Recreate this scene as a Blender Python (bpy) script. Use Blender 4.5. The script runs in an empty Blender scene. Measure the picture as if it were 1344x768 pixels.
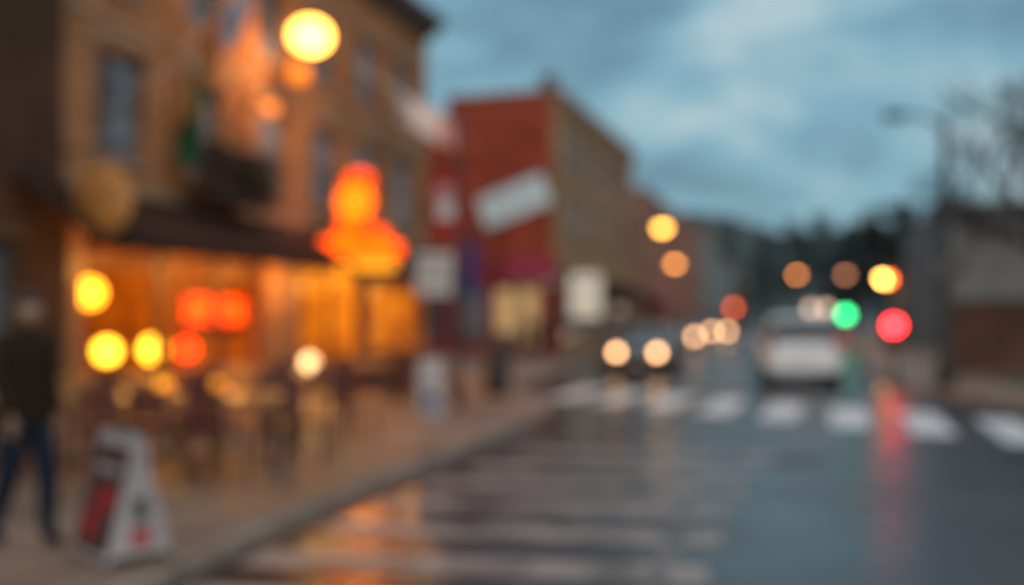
import bpy, bmesh, math, random
from mathutils import Vector, Matrix
random.seed(7)
scene=bpy.context.scene
COL=scene.collection

# ---------------------------------------------------------------- materials
def newmat(name):
    m=bpy.data.materials.new(name); m.use_nodes=True
    return m,m.node_tree.nodes,m.node_tree.links,m.node_tree.nodes['Principled BSDF']
def pmat(name,col,rough=.6,metal=0,var=.25,scale=3.0,bump=0.1,col2=None,spec=.5):
    m,N,L,b=newmat(name)
    tc=N.new('ShaderNodeTexCoord'); nz=N.new('ShaderNodeTexNoise')
    nz.inputs['Scale'].default_value=scale; nz.inputs['Detail'].default_value=5
    L.new(tc.outputs['Object'],nz.inputs['Vector'])
    cr=N.new('ShaderNodeValToRGB')
    c2=col2 if col2 else tuple(c*(1-var) for c in col)
    c1=col if col2 else tuple(min(1,c*(1+var)) for c in col)
    cr.color_ramp.elements[0].position=.3; cr.color_ramp.elements[1].position=.7
    cr.color_ramp.elements[0].color=(*c2,1); cr.color_ramp.elements[1].color=(*c1,1)
    L.new(nz.outputs['Fac'],cr.inputs['Fac']); L.new(cr.outputs['Color'],b.inputs['Base Color'])
    b.inputs['Roughness'].default_value=rough; b.inputs['Metallic'].default_value=metal
    b.inputs['Specular IOR Level'].default_value=spec
    if bump:
        bp=N.new('ShaderNodeBump'); bp.inputs['Strength'].default_value=bump; bp.inputs['Distance'].default_value=.02
        L.new(nz.outputs['Fac'],bp.inputs['Height']); L.new(bp.outputs['Normal'],b.inputs['Normal'])
    return m
def emat(name,col,strength,base=None):
    m,N,L,b=newmat(name)
    if base is None: base=tuple(c*.25 for c in col)
    b.inputs['Base Color'].default_value=(*base,1); b.inputs['Specular IOR Level'].default_value=.15
    b.inputs['Emission Color'].default_value=(*col,1); b.inputs['Emission Strength'].default_value=strength
    return m
def brick(name,c1,c2,mortar,rough=.85,big=1.0):
    m,N,L,b=newmat(name)
    tc=N.new('ShaderNodeTexCoord'); sp=N.new('ShaderNodeSeparateXYZ'); cb=N.new('ShaderNodeCombineXYZ')
    ad=N.new('ShaderNodeMath'); ad.operation='ADD'
    L.new(tc.outputs['Object'],sp.inputs[0])
    L.new(sp.outputs['X'],ad.inputs[0]); L.new(sp.outputs['Y'],ad.inputs[1])
    L.new(ad.outputs[0],cb.inputs['X']); L.new(sp.outputs['Z'],cb.inputs['Y'])
    br=N.new('ShaderNodeTexBrick'); br.inputs['Scale'].default_value=1
    br.inputs['Brick Width'].default_value=.22*big; br.inputs['Row Height'].default_value=.075*big
    br.inputs['Mortar Size'].default_value=.01*big
    br.inputs['Color1'].default_value=(*c1,1); br.inputs['Color2'].default_value=(*c2,1); br.inputs['Mortar'].default_value=(*mortar,1)
    L.new(cb.outputs[0],br.inputs['Vector'])
    nz=N.new('ShaderNodeTexNoise'); nz.inputs['Scale'].default_value=.9; nz.inputs['Detail'].default_value=6
    L.new(tc.outputs['Object'],nz.inputs['Vector'])
    cr=N.new('ShaderNodeValToRGB'); cr.color_ramp.elements[0].position=.3; cr.color_ramp.elements[1].position=.7
    cr.color_ramp.elements[0].color=(.6,.58,.55,1); cr.color_ramp.elements[1].color=(1.2,1.2,1.2,1)
    L.new(nz.outputs['Fac'],cr.inputs['Fac'])
    mx=N.new('ShaderNodeMix'); mx.data_type='RGBA'; mx.blend_type='MULTIPLY'; mx.inputs['Factor'].default_value=1
    L.new(br.outputs['Color'],mx.inputs['A']); L.new(cr.outputs['Color'],mx.inputs['B'])
    L.new(mx.outputs['Result'],b.inputs['Base Color']); b.inputs['Roughness'].default_value=rough
    b.inputs['Specular IOR Level'].default_value=.25
    bp=N.new('ShaderNodeBump'); bp.inputs['Strength'].default_value=.4; bp.inputs['Distance'].default_value=.01
    bp.invert=True
    L.new(br.outputs['Fac'],bp.inputs['Height']); L.new(bp.outputs['Normal'],b.inputs['Normal'])
    return m

M={}
M['tan_brick']=brick('tan_brick',(.50,.22,.09),(.40,.165,.065),(.34,.19,.11))
M['brown_brick']=brick('brown_brick',(.12,.052,.032),(.085,.038,.024),(.09,.055,.036))
M['red_brick']=brick('red_brick',(.50,.075,.032),(.42,.055,.025),(.30,.10,.06))
M['ochre_brick']=brick('ochre_brick',(.48,.28,.14),(.40,.22,.11),(.35,.25,.17))
M['pink_brick']=brick('pink_brick',(.50,.22,.15),(.42,.17,.11),(.34,.23,.19))
M['dull_brick']=brick('dull_brick',(.16,.065,.045),(.12,.048,.034),(.11,.07,.055))
M['trim']=pmat('stone_trim',(.36,.24,.15),.8)
M['darktrim']=pmat('dark_trim',(.09,.06,.045),.6)
M['render_grey']=pmat('grey_render',(.20,.19,.185),.85,scale=.8)
M['greytrim']=pmat('grey_trim',(.18,.17,.16),.85)
M['teal_render']=pmat('teal_render',(.24,.29,.30),.85,scale=1.2)
M['roof']=pmat('roof_felt',(.06,.06,.06),.9)
M['frame']=pmat('window_frame',(.18,.13,.10),.5)
M['white']=pmat('white_paint',(.78,.75,.72),.5,var=.08)
M['cream']=pmat('cream_curtain',(.5,.47,.42),.8)
M['awning']=pmat('awning_canvas',(.05,.026,.02),.9,spec=.1)
M['awning_red']=pmat('awning_crimson',(.36,.03,.06),.8)
M['maroon']=pmat('maroon_paint',(.26,.025,.03),.6)
M['orange_wall']=pmat('interior_plaster',(.80,.46,.10),.8,scale=1.1,col2=(.34,.13,.025))
M['wood']=pmat('wood',(.34,.16,.065),.45,scale=6)
M['darkwood']=pmat('dark_wood',(.08,.03,.02),.5,scale=6)
M['metal']=pmat('dark_metal',(.035,.03,.03),.6,metal=.1)
M['galv']=pmat('galvanised',(.10,.095,.09),.6,metal=.2)
M['kerb']=pmat('kerb_stone',(.34,.25,.20),.95,spec=.1)
M['grass']=pmat('grass',(.07,.09,.035),.9,scale=8,col2=(.045,.055,.02))
M['earth']=pmat('ground_earth',(.06,.065,.045),.9,scale=.2)
M['tyre']=pmat('tyre_rubber',(.02,.02,.02),.8)
M['rim']=pmat('wheel_alloy',(.35,.35,.36),.35,metal=.8)
M['chrome']=pmat('chrome',(.5,.5,.5),.2,metal=1,var=.05,bump=0)
M['carglass']=pmat('car_glass',(.02,.025,.03),.06,var=.1,bump=0)
M['plastic']=pmat('black_plastic',(.025,.025,.025),.6)
M['skin']=pmat('skin',(.42,.24,.16),.5,var=.08,scale=20,bump=.03)
M['hair']=pmat('hair',(.05,.03,.02),.6,scale=40)
M['leafhaze']=pmat('hazed_foliage',(.11,.135,.13),.85,scale=.3,col2=(.06,.085,.09),spec=.2)  # distance haze put into the leaf colour: lightened, bluish tones
M['bark']=pmat('bark',(.05,.04,.035),.95,scale=8,spec=.1)
M['basket']=pmat('planter_foliage',(.09,.055,.03),.85,scale=6,col2=(.05,.03,.02),spec=.2)

def glassmat():
    m,N,L,b=newmat('window_glass')
    tc=N.new('ShaderNodeTexCoord'); nz=N.new('ShaderNodeTexNoise'); nz.inputs['Scale'].default_value=.45
    L.new(tc.outputs['Object'],nz.inputs['Vector'])
    cr=N.new('ShaderNodeValToRGB'); cr.color_ramp.elements[0].position=.42; cr.color_ramp.elements[1].position=.62
    cr.color_ramp.elements[0].color=(.08,.085,.10,1); cr.color_ramp.elements[1].color=(.24,.24,.27,1)
    L.new(nz.outputs['Fac'],cr.inputs['Fac']); L.new(cr.outputs['Color'],b.inputs['Base Color'])
    b.inputs['Roughness'].default_value=.08; b.inputs['Specular IOR Level'].default_value=.9
    return m
M['glass']=glassmat()

def asphalt():
    m,N,L,b=newmat('wet_asphalt')
    tc=N.new('ShaderNodeTexCoord')
    n1=N.new('ShaderNodeTexNoise'); n1.inputs['Scale'].default_value=.35; n1.inputs['Detail'].default_value=5
    n2=N.new('ShaderNodeTexNoise'); n2.inputs['Scale'].default_value=60; n2.inputs['Detail'].default_value=3
    L.new(tc.outputs['Object'],n1.inputs['Vector']); L.new(tc.outputs['Object'],n2.inputs['Vector'])
    cr=N.new('ShaderNodeValToRGB'); cr.color_ramp.elements[0].position=.35; cr.color_ramp.elements[1].position=.68
    cr.color_ramp.elements[0].color=(.014,.013,.018,1); cr.color_ramp.elements[1].color=(.050,.041,.042,1)
    L.new(n1.outputs['Fac'],cr.inputs['Fac']); L.new(cr.outputs['Color'],b.inputs['Base Color'])
    rr=N.new('ShaderNodeMapRange'); rr.inputs['From Min'].default_value=.35; rr.inputs['From Max'].default_value=.65
    rr.inputs['To Min'].default_value=.15; rr.inputs['To Max'].default_value=.38
    L.new(n1.outputs['Fac'],rr.inputs['Value']); L.new(rr.outputs[0],b.inputs['Roughness'])
    bp=N.new('ShaderNodeBump'); bp.inputs['Strength'].default_value=.25; bp.inputs['Distance'].default_value=.006
    L.new(n2.outputs['Fac'],bp.inputs['Height']); L.new(bp.outputs['Normal'],b.inputs['Normal'])
    return m
M['asphalt']=asphalt()
def roadpaint(name,a,c,p0=.36,p1=.56,rough=.45):
    m,N,L,b=newmat(name)
    tc=N.new('ShaderNodeTexCoord'); n1=N.new('ShaderNodeTexNoise'); n1.inputs['Scale'].default_value=2.2; n1.inputs['Detail'].default_value=8
    L.new(tc.outputs['Object'],n1.inputs['Vector'])
    cr=N.new('ShaderNodeValToRGB'); cr.color_ramp.elements[0].position=p0; cr.color_ramp.elements[1].position=p1
    cr.color_ramp.elements[0].color=(*a,1); cr.color_ramp.elements[1].color=(*c,1)
    L.new(n1.outputs['Fac'],cr.inputs['Fac']); L.new(cr.outputs['Color'],b.inputs['Base Color'])
    b.inputs['Roughness'].default_value=rough
    return m
M['paint']=roadpaint('road_paint_white',(.50,.50,.50),(.85,.85,.86),.30,.48)
M['worn']=roadpaint('road_paint_worn',(.09,.07,.062),(.40,.32,.285),.34,.54)
M['worn2']=roadpaint('road_paint_faded',(.05,.04,.04),(.24,.20,.18),.4,.62)
def paving():
    m,N,L,b=newmat('paving')
    tc=N.new('ShaderNodeTexCoord'); mp=N.new('ShaderNodeMapping'); mp.inputs['Rotation'].default_value=(0,0,math.radians(18))
    L.new(tc.outputs['Object'],mp.inputs['Vector'])
    br=N.new('ShaderNodeTexBrick'); br.offset=0; br.inputs['Scale'].default_value=1
    br.inputs['Brick Width'].default_value=1.5; br.inputs['Row Height'].default_value=1.5; br.inputs['Mortar Size'].default_value=.02
    br.inputs['Color1'].default_value=(.40,.27,.20,1); br.inputs['Color2'].default_value=(.32,.21,.155,1); br.inputs['Mortar'].default_value=(.15,.10,.08,1)
    L.new(mp.outputs[0],br.inputs['Vector'])
    nz=N.new('ShaderNodeTexNoise'); nz.inputs['Scale'].default_value=.5; nz.inputs['Detail'].default_value=7
    L.new(tc.outputs['Object'],nz.inputs['Vector'])
    cr=N.new('ShaderNodeValToRGB'); cr.color_ramp.elements[0].position=.3; cr.color_ramp.elements[1].position=.7
    cr.color_ramp.elements[0].color=(.45,.43,.41,1); cr.color_ramp.elements[1].color=(1.1,1.1,1.1,1)
    L.new(nz.outputs['Fac'],cr.inputs['Fac'])
    mx=N.new('ShaderNodeMix'); mx.data_type='RGBA'; mx.blend_type='MULTIPLY'; mx.inputs['Factor'].default_value=1
    L.new(br.outputs['Color'],mx.inputs['A']); L.new(cr.outputs['Color'],mx.inputs['B'])
    L.new(mx.outputs['Result'],b.inputs['Base Color'])
    rr=N.new('ShaderNodeMapRange'); rr.inputs['To Min'].default_value=.35; rr.inputs['To Max'].default_value=.75
    L.new(nz.outputs['Fac'],rr.inputs['Value']); L.new(rr.outputs[0],b.inputs['Roughness'])
    b.inputs['Specular IOR Level'].default_value=.3
    return m
M['paving']=paving()

# ---------------------------------------------------------------- helpers
def empty(name,loc=(0,0,0),rz=0,parent=None):
    o=bpy.data.objects.new(name,None); o.location=loc; o.rotation_euler=(0,0,rz); COL.objects.link(o)
    o.empty_display_size=.3
    if parent: o.parent=parent
    return o
def addmesh(name,verts,faces,mat=None,parent=None,smooth=False,loc=None,rot=None,mats=None,fm=None):
    me=bpy.data.meshes.new(name); me.from_pydata([tuple(v) for v in verts],[],faces)
    if mats:
        for k in mats: me.materials.append(k)
        for p,i in zip(me.polygons,fm): p.material_index=i
    elif mat: me.materials.append(mat)
    if smooth:
        for p in me.polygons: p.use_smooth=True
    me.update()
    o=bpy.data.objects.new(name,me); COL.objects.link(o)
    if parent: o.parent=parent
    if loc: o.location=loc
    if rot: o.rotation_euler=rot
    return o
def recalc(o):
    bm=bmesh.new(); bm.from_mesh(o.data); bmesh.ops.recalc_face_normals(bm,faces=bm.faces); bm.to_mesh(o.data); bm.free()
def bevel(o,w=.01,seg=2):
    m=o.modifiers.new('bev','BEVEL'); m.width=w; m.segments=seg; m.limit_method='ANGLE'; return o
def boxvf(x0,x1,y0,y1,z0,z1,off=0):
    v=[(x0,y0,z0),(x1,y0,z0),(x1,y1,z0),(x0,y1,z0),(x0,y0,z1),(x1,y0,z1),(x1,y1,z1),(x0,y1,z1)]
    f=[(0,3,2,1),(4,5,6,7),(0,1,5,4),(1,2,6,5),(2,3,7,6),(3,0,4,7)]
    return v,[tuple(i+off for i in q) for q in f]
def box(name,x0,x1,y0,y1,z0,z1,mat,parent=None,bev=0,rot=None,loc=None):
    v,f=boxvf(x0,x1,y0,y1,z0,z1); o=addmesh(name,v,f,mat,parent,loc=loc,rot=rot)
    if bev: bevel(o,bev)
    return o
def boxes(name,lst,mat,parent=None,bev=0):
    V=[];F=[]
    for b in lst:
        v,f=boxvf(*b,off=len(V)); V+=v; F+=f
    o=addmesh(name,V,F,mat,parent)
    if bev: bevel(o,bev)
    return o
def tube(name,pts,radii,mat,parent=None,seg=10,V=None,F=None):
    own=V is None
    if own: V=[];F=[]
    base=len(V); n=len(pts)
    if not hasattr(radii,'__len__'): radii=[radii]*n
    for i,p in enumerate(pts):
        p=Vector(p); a=Vector(pts[max(0,i-1)]); c=Vector(pts[min(n-1,i+1)]); t=(c-a).normalized()
        ref=Vector((0,0,1)) if abs(t.z)<.9 else Vector((1,0,0))
        s=t.cross(ref).normalized(); u=s.cross(t).normalized()
        for k in range(seg):
            an=2*math.pi*k/seg; V.append(tuple(p+(s*math.cos(an)+u*math.sin(an))*radii[i]))
    for i in range(n-1):
        for k in range(seg):
            k2=(k+1)%seg; F.append((base+i*seg+k,base+i*seg+k2,base+(i+1)*seg+k2,base+(i+1)*seg+k))
    F.append(tuple(base+k for k in range(seg))[::-1]); F.append(tuple(base+(n-1)*seg+k for k in range(seg)))
    if own:
        o=addmesh(name,V,F,mat,parent,smooth=True); recalc(o); return o
def lathe(name,prof,mat,parent=None,loc=None,seg=24,rot=None):
    V=[];F=[]
    for r,z in prof:
        for k in range(seg):
            a=2*math.pi*k/seg; V.append((r*math.cos(a),r*math.sin(a),z))
    for i in range(len(prof)-1):
        for k in range(seg):
            k2=(k+1)%seg; F.append((i*seg+k,i*seg+k2,(i+1)*seg+k2,(i+1)*seg+k))
    o=addmesh(name,V,F,mat,parent,smooth=True,loc=loc,rot=rot); return o
def globe(name,r,mat,parent=None,loc=(0,0,0),sz=1.0):
    n=10; prof=[(max(.0005,r*math.sin(math.pi*i/n)),-r*sz*math.cos(math.pi*i/n)) for i in range(n+1)]
    return lathe(name,prof,mat,parent,loc,seg=16)
def wall(name,x0,x1,z0,z1,openings,th,mat,parent=None):
    xs=sorted(set([x0,x1]+[o[0] for o in openings]+[o[1] for o in openings]))
    zs=sorted(set([z0,z1]+[o[2] for o in openings]+[o[3] for o in openings]))
    nx=len(xs)-1; nz=len(zs)-1
    def solid(i,j):
        if i<0 or j<0 or i>=nx or j>=nz: return False
        cx=(xs[i]+xs[i+1])/2; cz=(zs[j]+zs[j+1])/2
        return not any(o[0]<cx<o[1] and o[2]<cz<o[3] for o in openings)
    V=[];F=[]
    def q(*p):
        b=len(V); V.extend(p); F.append((b,b+1,b+2,b+3))
    for i in range(nx):
        for j in range(nz):
            if not solid(i,j): continue
            a,b_,c,d=xs[i],xs[i+1],zs[j],zs[j+1]
            q((a,0,c),(b_,0,c),(b_,0,d),(a,0,d)); q((a,th,c),(a,th,d),(b_,th,d),(b_,th,c))
            if not solid(i-1,j): q((a,0,c),(a,0,d),(a,th,d),(a,th,c))
            if not solid(i+1,j): q((b_,0,c),(b_,th,c),(b_,th,d),(b_,0,d))
            if not solid(i,j-1): q((a,0,c),(a,th,c),(b_,th,c),(b_,0,c))
            if not solid(i,j+1): q((a,0,d),(b_,0,d),(b_,th,d),(a,th,d))
    return addmesh(name,V,F,mat,parent)
def window_set(parent,ops,arch=False,trim=None,recess=.14):
    fr=[];gl=[];sl=[]
    for (a,b,c,d) in ops:
        t=.06; y0=recess; y1=recess+.06
        fr+= [(a,a+t,y0,y1,c,d),(b-t,b,y0,y1,c,d),(a+t,b-t,y0,y1,d-t,d),(a+t,b-t,y0,y1,c,c+t),(a+t,b-t,y0-.01,y1,(c+d)/2-.03,(c+d)/2+.03)]
        gl.append((a+t,b-t,y0+.02,y0+.04,c+t,(c+d)/2-.03)); gl.append((a+t,b-t,y0+.02,y0+.04,(c+d)/2+.03,d-t))
        sl.append((a-.1,b+.1,-.09,recess-.003,c-.12,c-.003))
        if not arch: sl.append((a-.12,b+.12,-.035,.0,d+.003,d+.2))
    boxes('window_frames',fr,M['frame'],parent); boxes('window_glass',gl,M['glass'],parent)
    boxes('window_sills',sl,trim or M['trim'],parent,.01)
    if arch:
        V=[];F=[]
        for (a,b,c,d) in ops:
            cx=(a+b)/2; w=(b-a)/2+.12; n=8; base=len(V)
            for i in range(n+1):
                s=-1+2*i/n; xx=cx+s*w; zz=d-.02+.22*(1-s*s)
                V+=[(xx,-.06,zz),(xx,-.06,zz+.18),(xx,.0,zz+.18),(xx,.0,zz)]
            for i in range(n):
                o=base+i*4
                for k in range(4): F.append((o+k,o+(k+1)%4,o+4+(k+1)%4,o+4+k))
        o=addmesh('window_arches',V,F,trim or M['trim'],parent); recalc(o)
def cornice(parent,x0,x1,z,mat,proj=.35,side=0):
    boxes('cornice',[(x0,x1+side*proj,-proj,.0-.002,z-.18,z+.08),(x0,x1+side*proj*.6,-proj*.6,-.002,z-.42,z-.183)],mat,parent,.015)
    br=[]; x=x0+.3
    while x<x1: br.append((x,x+.12,-proj*.5,-.002,z-.68,z-.424)); x+=.55
    boxes('cornice_brackets',br,mat,parent)

# ---------------------------------------------------------------- ground, road, pavements
box('ground',-700,700,-300,900,-.5,0,M['earth'])
box('road',-90,160,-70,240,.0,.004,M['asphalt'])
def offset(poly,d):
    out=[]
    for i,p in enumerate(poly):
        a=Vector(poly[max(0,i-1)]); c=Vector(poly[min(len(poly)-1,i+1)]); t=(c-a).normalized(); n=Vector((-t.y,t.x))
        out.append((p[0]+n.x*d,p[1]+n.y*d))
    return out
left=[(-6,-12),(-4.2,-4),(-3.0,2),(-2.15,6),(-1.72,8),(-.66,12),(.15,15.2),(.62,17.2),(.74,18.4),(.62,19.8),(.2,21.3),(-.05,22.8),(.1,24.5),(.85,28),(3.9,43),(14.8,82),(54,222)]
right=[(60,2.5),(25,11.8),(14,15.6),(11.2,16.8),(9.7,18.2),(9.15,20.2),(9.3,23),(9.9,27),(14.8,43),(26.7,82),(68,222)]
def kerb(name,poly,side):
    inner=offset(poly,.16*side)
    V=[];F=[];n=len(poly)
    for p,q in zip(poly,inner): V+=[(p[0],p[1],0.0),(p[0]+.0,p[1],.112),(q[0],q[1],.127),(q[0],q[1],0)]
    for i in range(n-1):
        for k in range(3): F.append((i*4+k,i*4+k+1,i*4+5+k,i*4+4+k))
    o=addmesh(name,V,F,M['kerb']); recalc(o); bevel(o,.02); return inner
li=kerb('kerb',left,1); ri=kerb('kerb',right,-1)
def slab(name,pts,z,mat):
    bm=bmesh.new(); vs=[bm.verts.new((x,y,z)) for x,y in pts]; f=bm.faces.new(vs)
    bmesh.ops.triangulate(bm,faces=[f]); bmesh.ops.recalc_face_normals(bm,faces=bm.faces)
    if sum(f.normal.z for f in bm.faces)<0: bmesh.ops.reverse_faces(bm,faces=bm.faces)
    me=bpy.data.meshes.new(name); bm.to_mesh(me); bm.free(); me.materials.append(mat)
    o=bpy.data.objects.new(name,me); COL.objects.link(o); return o
slab('sidewalk',li+[(-88,222),(-88,-12)],.124,M['paving'])
slab('sidewalk',ri+[(158,222),(158,2.5)],.124,M['paving'])
slab('grass',[(11.4,20.2),(15,19.2),(40,13.5),(60,9),(60,16),(20,24.5),(12.6,26.6),(12.2,25.5),(11.2,22)],.130,M['grass'])

def quad(V,F,c,d,ln,wd,z=.008):
    d=Vector(d).normalized(); n=Vector((-d.y,d.x)); c=Vector(c); b=len(V)
    for s,t in ((-1,-1),(1,-1),(1,1),(-1,1)):
        p=c+d*(s*ln/2)+n*(t*wd/2); V.append((p.x,p.y,z))
    F.append((b,b+1,b+2,b+3))
V=[];F=[]
P0=Vector((1.5,22.2)); P1=Vector((8.3,13.8))
for i in range(9):
    quad(V,F,P0.lerp(P1,i/8),(.33,1),3.6,.62)
addmesh('crosswalk',V,F,M['paint'])
V=[];F=[]
for i,(x,y) in enumerate([(-.95,5.7),(-.72,6.65),(-.4,7.7),(-.1,8.75),(.25,9.8),(.65,10.95),(1.15,12.2)]):
    quad(V,F,(x+.45,y),(1,-.16),3.1,.50)
addmesh('crosswalk',V,F,M['worn'])
V=[];F=[]
pts=[(.62,5.2),(.95,6.4),(1.25,7.6),(1.65,9.3)]
for a,b in zip(pts,pts[1:]):
    c=((a[0]+b[0])/2,(a[1]+b[1])/2); quad(V,F,c,(b[0]-a[0],b[1]-a[1]),math.dist(a,b)-.01,.11,.0115)
addmesh('faded_marking',V,F,M['worn2'])
V=[];F=[]
for k in range(14):
    y=30+k*10; quad(V,F,(6.3+.285*(y-28),y),(.285,1),9.9,.12)
addmesh('lane_marking',V,F,M['worn'])
lathe('manhole_cover',[(.0,.009),(.28,.009),(.3,.0075),(.34,.0075)],M['galv'],loc=(3.3,11.5,0))

# ---------------------------------------------------------------- building frame
RZ=math.atan2(.9524,.3048)
b1=empty('brick_cafe_building',(-2.47,28.8,.124),RZ)
us=[-13.0,-10.7,-8.3,-6.0,-3.75,-1.5]
ops2=[(u-.6,u+.6,4.15,5.9) for u in us]; ops3=[(u-.55,u+.55,6.95,8.5) for u in us]
shop=[(-13.9,-8.7,.06,2.95),(-7.2,-3.95,.55,2.85),(-3.55,-.4,.55,2.85)]
wall('facade',-14.3,0,0,10.2,ops2+ops3+shop,.35,M['tan_brick'],b1)
window_set(b1,ops2+ops3,arch=True)
cornice(b1,-14.3,0,10.2,M['darktrim'],.45,1)
boxes('belt_course',[(-14.3,0,-.07,-.002,3.6,3.75),(-14.3,0,-.05,-.002,6.35,6.47)],M['trim'],b1,.01)
boxes('side_walls',[(-.35,-.002,.352,14,0,10.2),(-14.3,-13.95,.352,14,0,10.2),(-13.95,-.35,13.6,14,0,10.2)],M['tan_brick'],b1)
box('roof_deck',-13.95,-.352,.352,13.6,9.5,9.7,M['roof'],b1)
boxes('interior_walls',[(-13.94,-.36,5.4,5.5,0,3.3),(-13.94,-13.9,.36,5.4,0,3.3),(-.42,-.36,.36,5.4,0,3.3),(-7.95,-7.8,.36,5.4,0,3.3)],M['orange_wall'],b1)
box('interior_ceiling',-13.9,-.42,.36,5.4,3.3,3.4,M['orange_wall'],b1)
box('interior_floor',-13.9,-.42,.0,5.4,.0,.05,M['wood'],b1)
boxes('shopfront_frames',[(-11.95,-11.75,.12,.2,.06,2.95),(-10.2,-10.0,.12,.2,.06,2.95),(-13.9,-13.8,.12,.2,.06,2.95),(-8.8,-8.7,.12,.2,.06,2.95),
   (-13.8,-8.8,.11,.19,2.4,2.55),(-7.2,-7.12,.12,.2,.55,2.85),(-5.65,-5.55,.12,.2,.55,2.85),(-4.03,-3.95,.12,.2,.55,2.85),(-3.55,-3.47,.12,.2,.55,2.85),(-2.0,-1.92,.12,.2,.55,2.85),(-.48,-.4,.12,.2,.55,2.85),
   (-7.12,-4.03,.11,.19,2.3,2.38),(-3.47,-.48,.11,.19,2.3,2.38)],M['darkwood'],b1)
boxes('shopfront_panels',[(-8.65,-7.25,-.05,-.002,.0,3.0),(-14.25,-13.95,-.05,-.002,0,3.0),(-3.9,-3.6,-.05,-.002,0,3.0)],M['wood'],b1,.01)
boxes('bar_counter',[(-13.4,-9.2,3.4,4.0,.05,1.15),(-13.5,-9.1,3.3,4.1,1.153,1.2)],M['wood'],b1,.01)
boxes('shelves',[(-13.2,-8.2,5.1,5.39,1.5,1.55),(-13.2,-8.2,5.1,5.39,2.0,2.05),(-7.4,-4.4,5.1,5.39,1.3,1.35),(-3.4,-.9,5.1,5.39,1.3,1.35)],M['darkwood'],b1)
boxes('picture_frames',[(-6.9,-6.1,5.33,5.39,1.5,2.3),(-5.3,-4.7,5.33,5.39,1.5,2.4),(-2.8,-1.9,5.33,5.39,1.5,2.3)],M['darkwood'],b1)
def awning(name,x0,x1,parent,mat,zt=3.3,zb=2.62,out=1.35,yoff=-.01):
    V=[];F=[]
    n=int((x1-x0)/.3); 
    for i in range(n+1):
        x=x0+(x1-x0)*i/n; sag=.012*(i%2)
        V+=[(x,yoff,zt),(x,-out*.5,(zt+zb)/2+.05-sag),(x,-out,zb),(x,-out-.01,zb-.26+.03*(i%2)),(x,-out+.03,zb-.02),(x,yoff,zt-.05)]
    for i in range(n):
        o=i*6
        F+=[(o,o+1,o+7,o+6),(o+1,o+2,o+8,o+7),(o+2,o+3,o+9,o+8),(o+4,o+5,o+11,o+10)]
    for i in (0,n):
        o=i*6; F.append((o,o+1,o+2,o+4,o+5))
    return addmesh(name,V,F,mat,parent)
awning('awning_canvas',-15.4,-8.0,b1,M['awning'],3.62,2.78)
awning('awning_canvas',-7.3,-.1,b1,M['awning'],3.55,2.58)
tube('awning_rod',[(-15.3,-1.3,2.74),(-8.05,-1.3,2.74)],.02,M['metal'],b1)
tube('awning_rod',[(-7.25,-1.3,2.54),(-.15,-1.3,2.54)],.02,M['metal'],b1)
def tolocal(o,w):
    p=Vector((w[0]-o.location.x,w[1]-o.location.y,w[2]-o.location.z)); c,s=math.cos(-o.rotation_euler.z),math.sin(-o.rotation_euler.z)
    return Vector((p.x*c-p.y*s,p.x*s+p.y*c,p.z))
yel=emat('lamp_amber',(1,.34,.015),8.0); yel2=emat('lamp_yellow',(1,.46,.025),9.0); red=emat('lamp_red',(1,.03,.005),7.0)
p=tolocal(b1,(-7.0,16.5,2.1))
globe('pendant_lamp',.22,yel,b1,p); tube('pendant_cord',[(p.x,p.y,p.z+.2),(p.x,p.y,3.3)],.01,M['metal'],b1,6)
for w,m_,r in (((-7.12,17.5,1.1),yel2,.2),((-6.66,18.5,1.1),yel2,.22),((-6.2,19.0,1.1),red,.17)):
    p=tolocal(b1,w); globe('lamp_globe',r,m_,b1,p); lathe('lamp_stand',[(.1,.06),(.1,.09),(.02,.11),(.02,p.z-r)],M['metal'],b1,(p.x,p.y,0))
yel3=emat('lamp_amber_small',(1,.38,.02),2.4)
for (x,y,z) in ((-6.4,2.6,2.5),(-4.9,2.6,2.5),(-2.6,2.6,2.5),(-1.2,2.6,2.5)):
    globe('pendant_lamp',.13,yel3,b1,(x,y,z)); tube('pendant_cord',[(x,y,z+.12),(x,y,3.3)],.008,M['metal'],b1,6)
neon=emat('neon_orange_red',(1,.055,.003),8.0)
def ring(cx,cz,rx,rz,n=14): return [(cx+rx*math.cos(2*math.pi*i/n),0,cz+rz*math.sin(2*math.pi*i/n)) for i in range(n+1)]
p=tolocal(b1,(-5.95,20,1.85)); V=[];F=[]
for k in range(4):
    cx=p.x-.66+k*.44
    if k==0: st=[ring(cx,p.z,.16,.13)]
    elif k==1: st=[[(cx-.14,0,p.z-.14),(cx-.14,0,p.z+.14),(cx+.12,0,p.z+.13),(cx+.12,0,p.z+.02),(cx-.14,0,p.z)]]
    elif k==2: st=[[(cx+.14,0,p.z+.14),(cx-.14,0,p.z+.14),(cx-.14,0,p.z-.14),(cx+.14,0,p.z-.14)],[(cx-.14,0,p.z),(cx+.1,0,p.z)]]
    else: st=[[(cx-.14,0,p.z-.14),(cx-.14,0,p.z+.14),(cx+.14,0,p.z-.14),(cx+.14,0,p.z+.14)]]
    for s in st: tube('x',[(a,p.y+b_,c) for a,b_,c in s],.035,None,None,8,V,F)
tube('x',[(p.x-.95,p.y,p.z-.22),(p.x+.95,p.y,p.z-.22),(p.x+.95,p.y,p.z+.22),(p.x-.95,p.y,p.z+.22),(p.x-.95,p.y,p.z-.22)],.018,None,None,8,V,F)
addmesh('neon_window_sign',V,F,neon,b1)
box('neon_backboard',p.x-1.15,p.x+1.15,p.y+.08,p.y+.1,p.z-.5,p.z+.5,M['darkwood'],b1)
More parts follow.
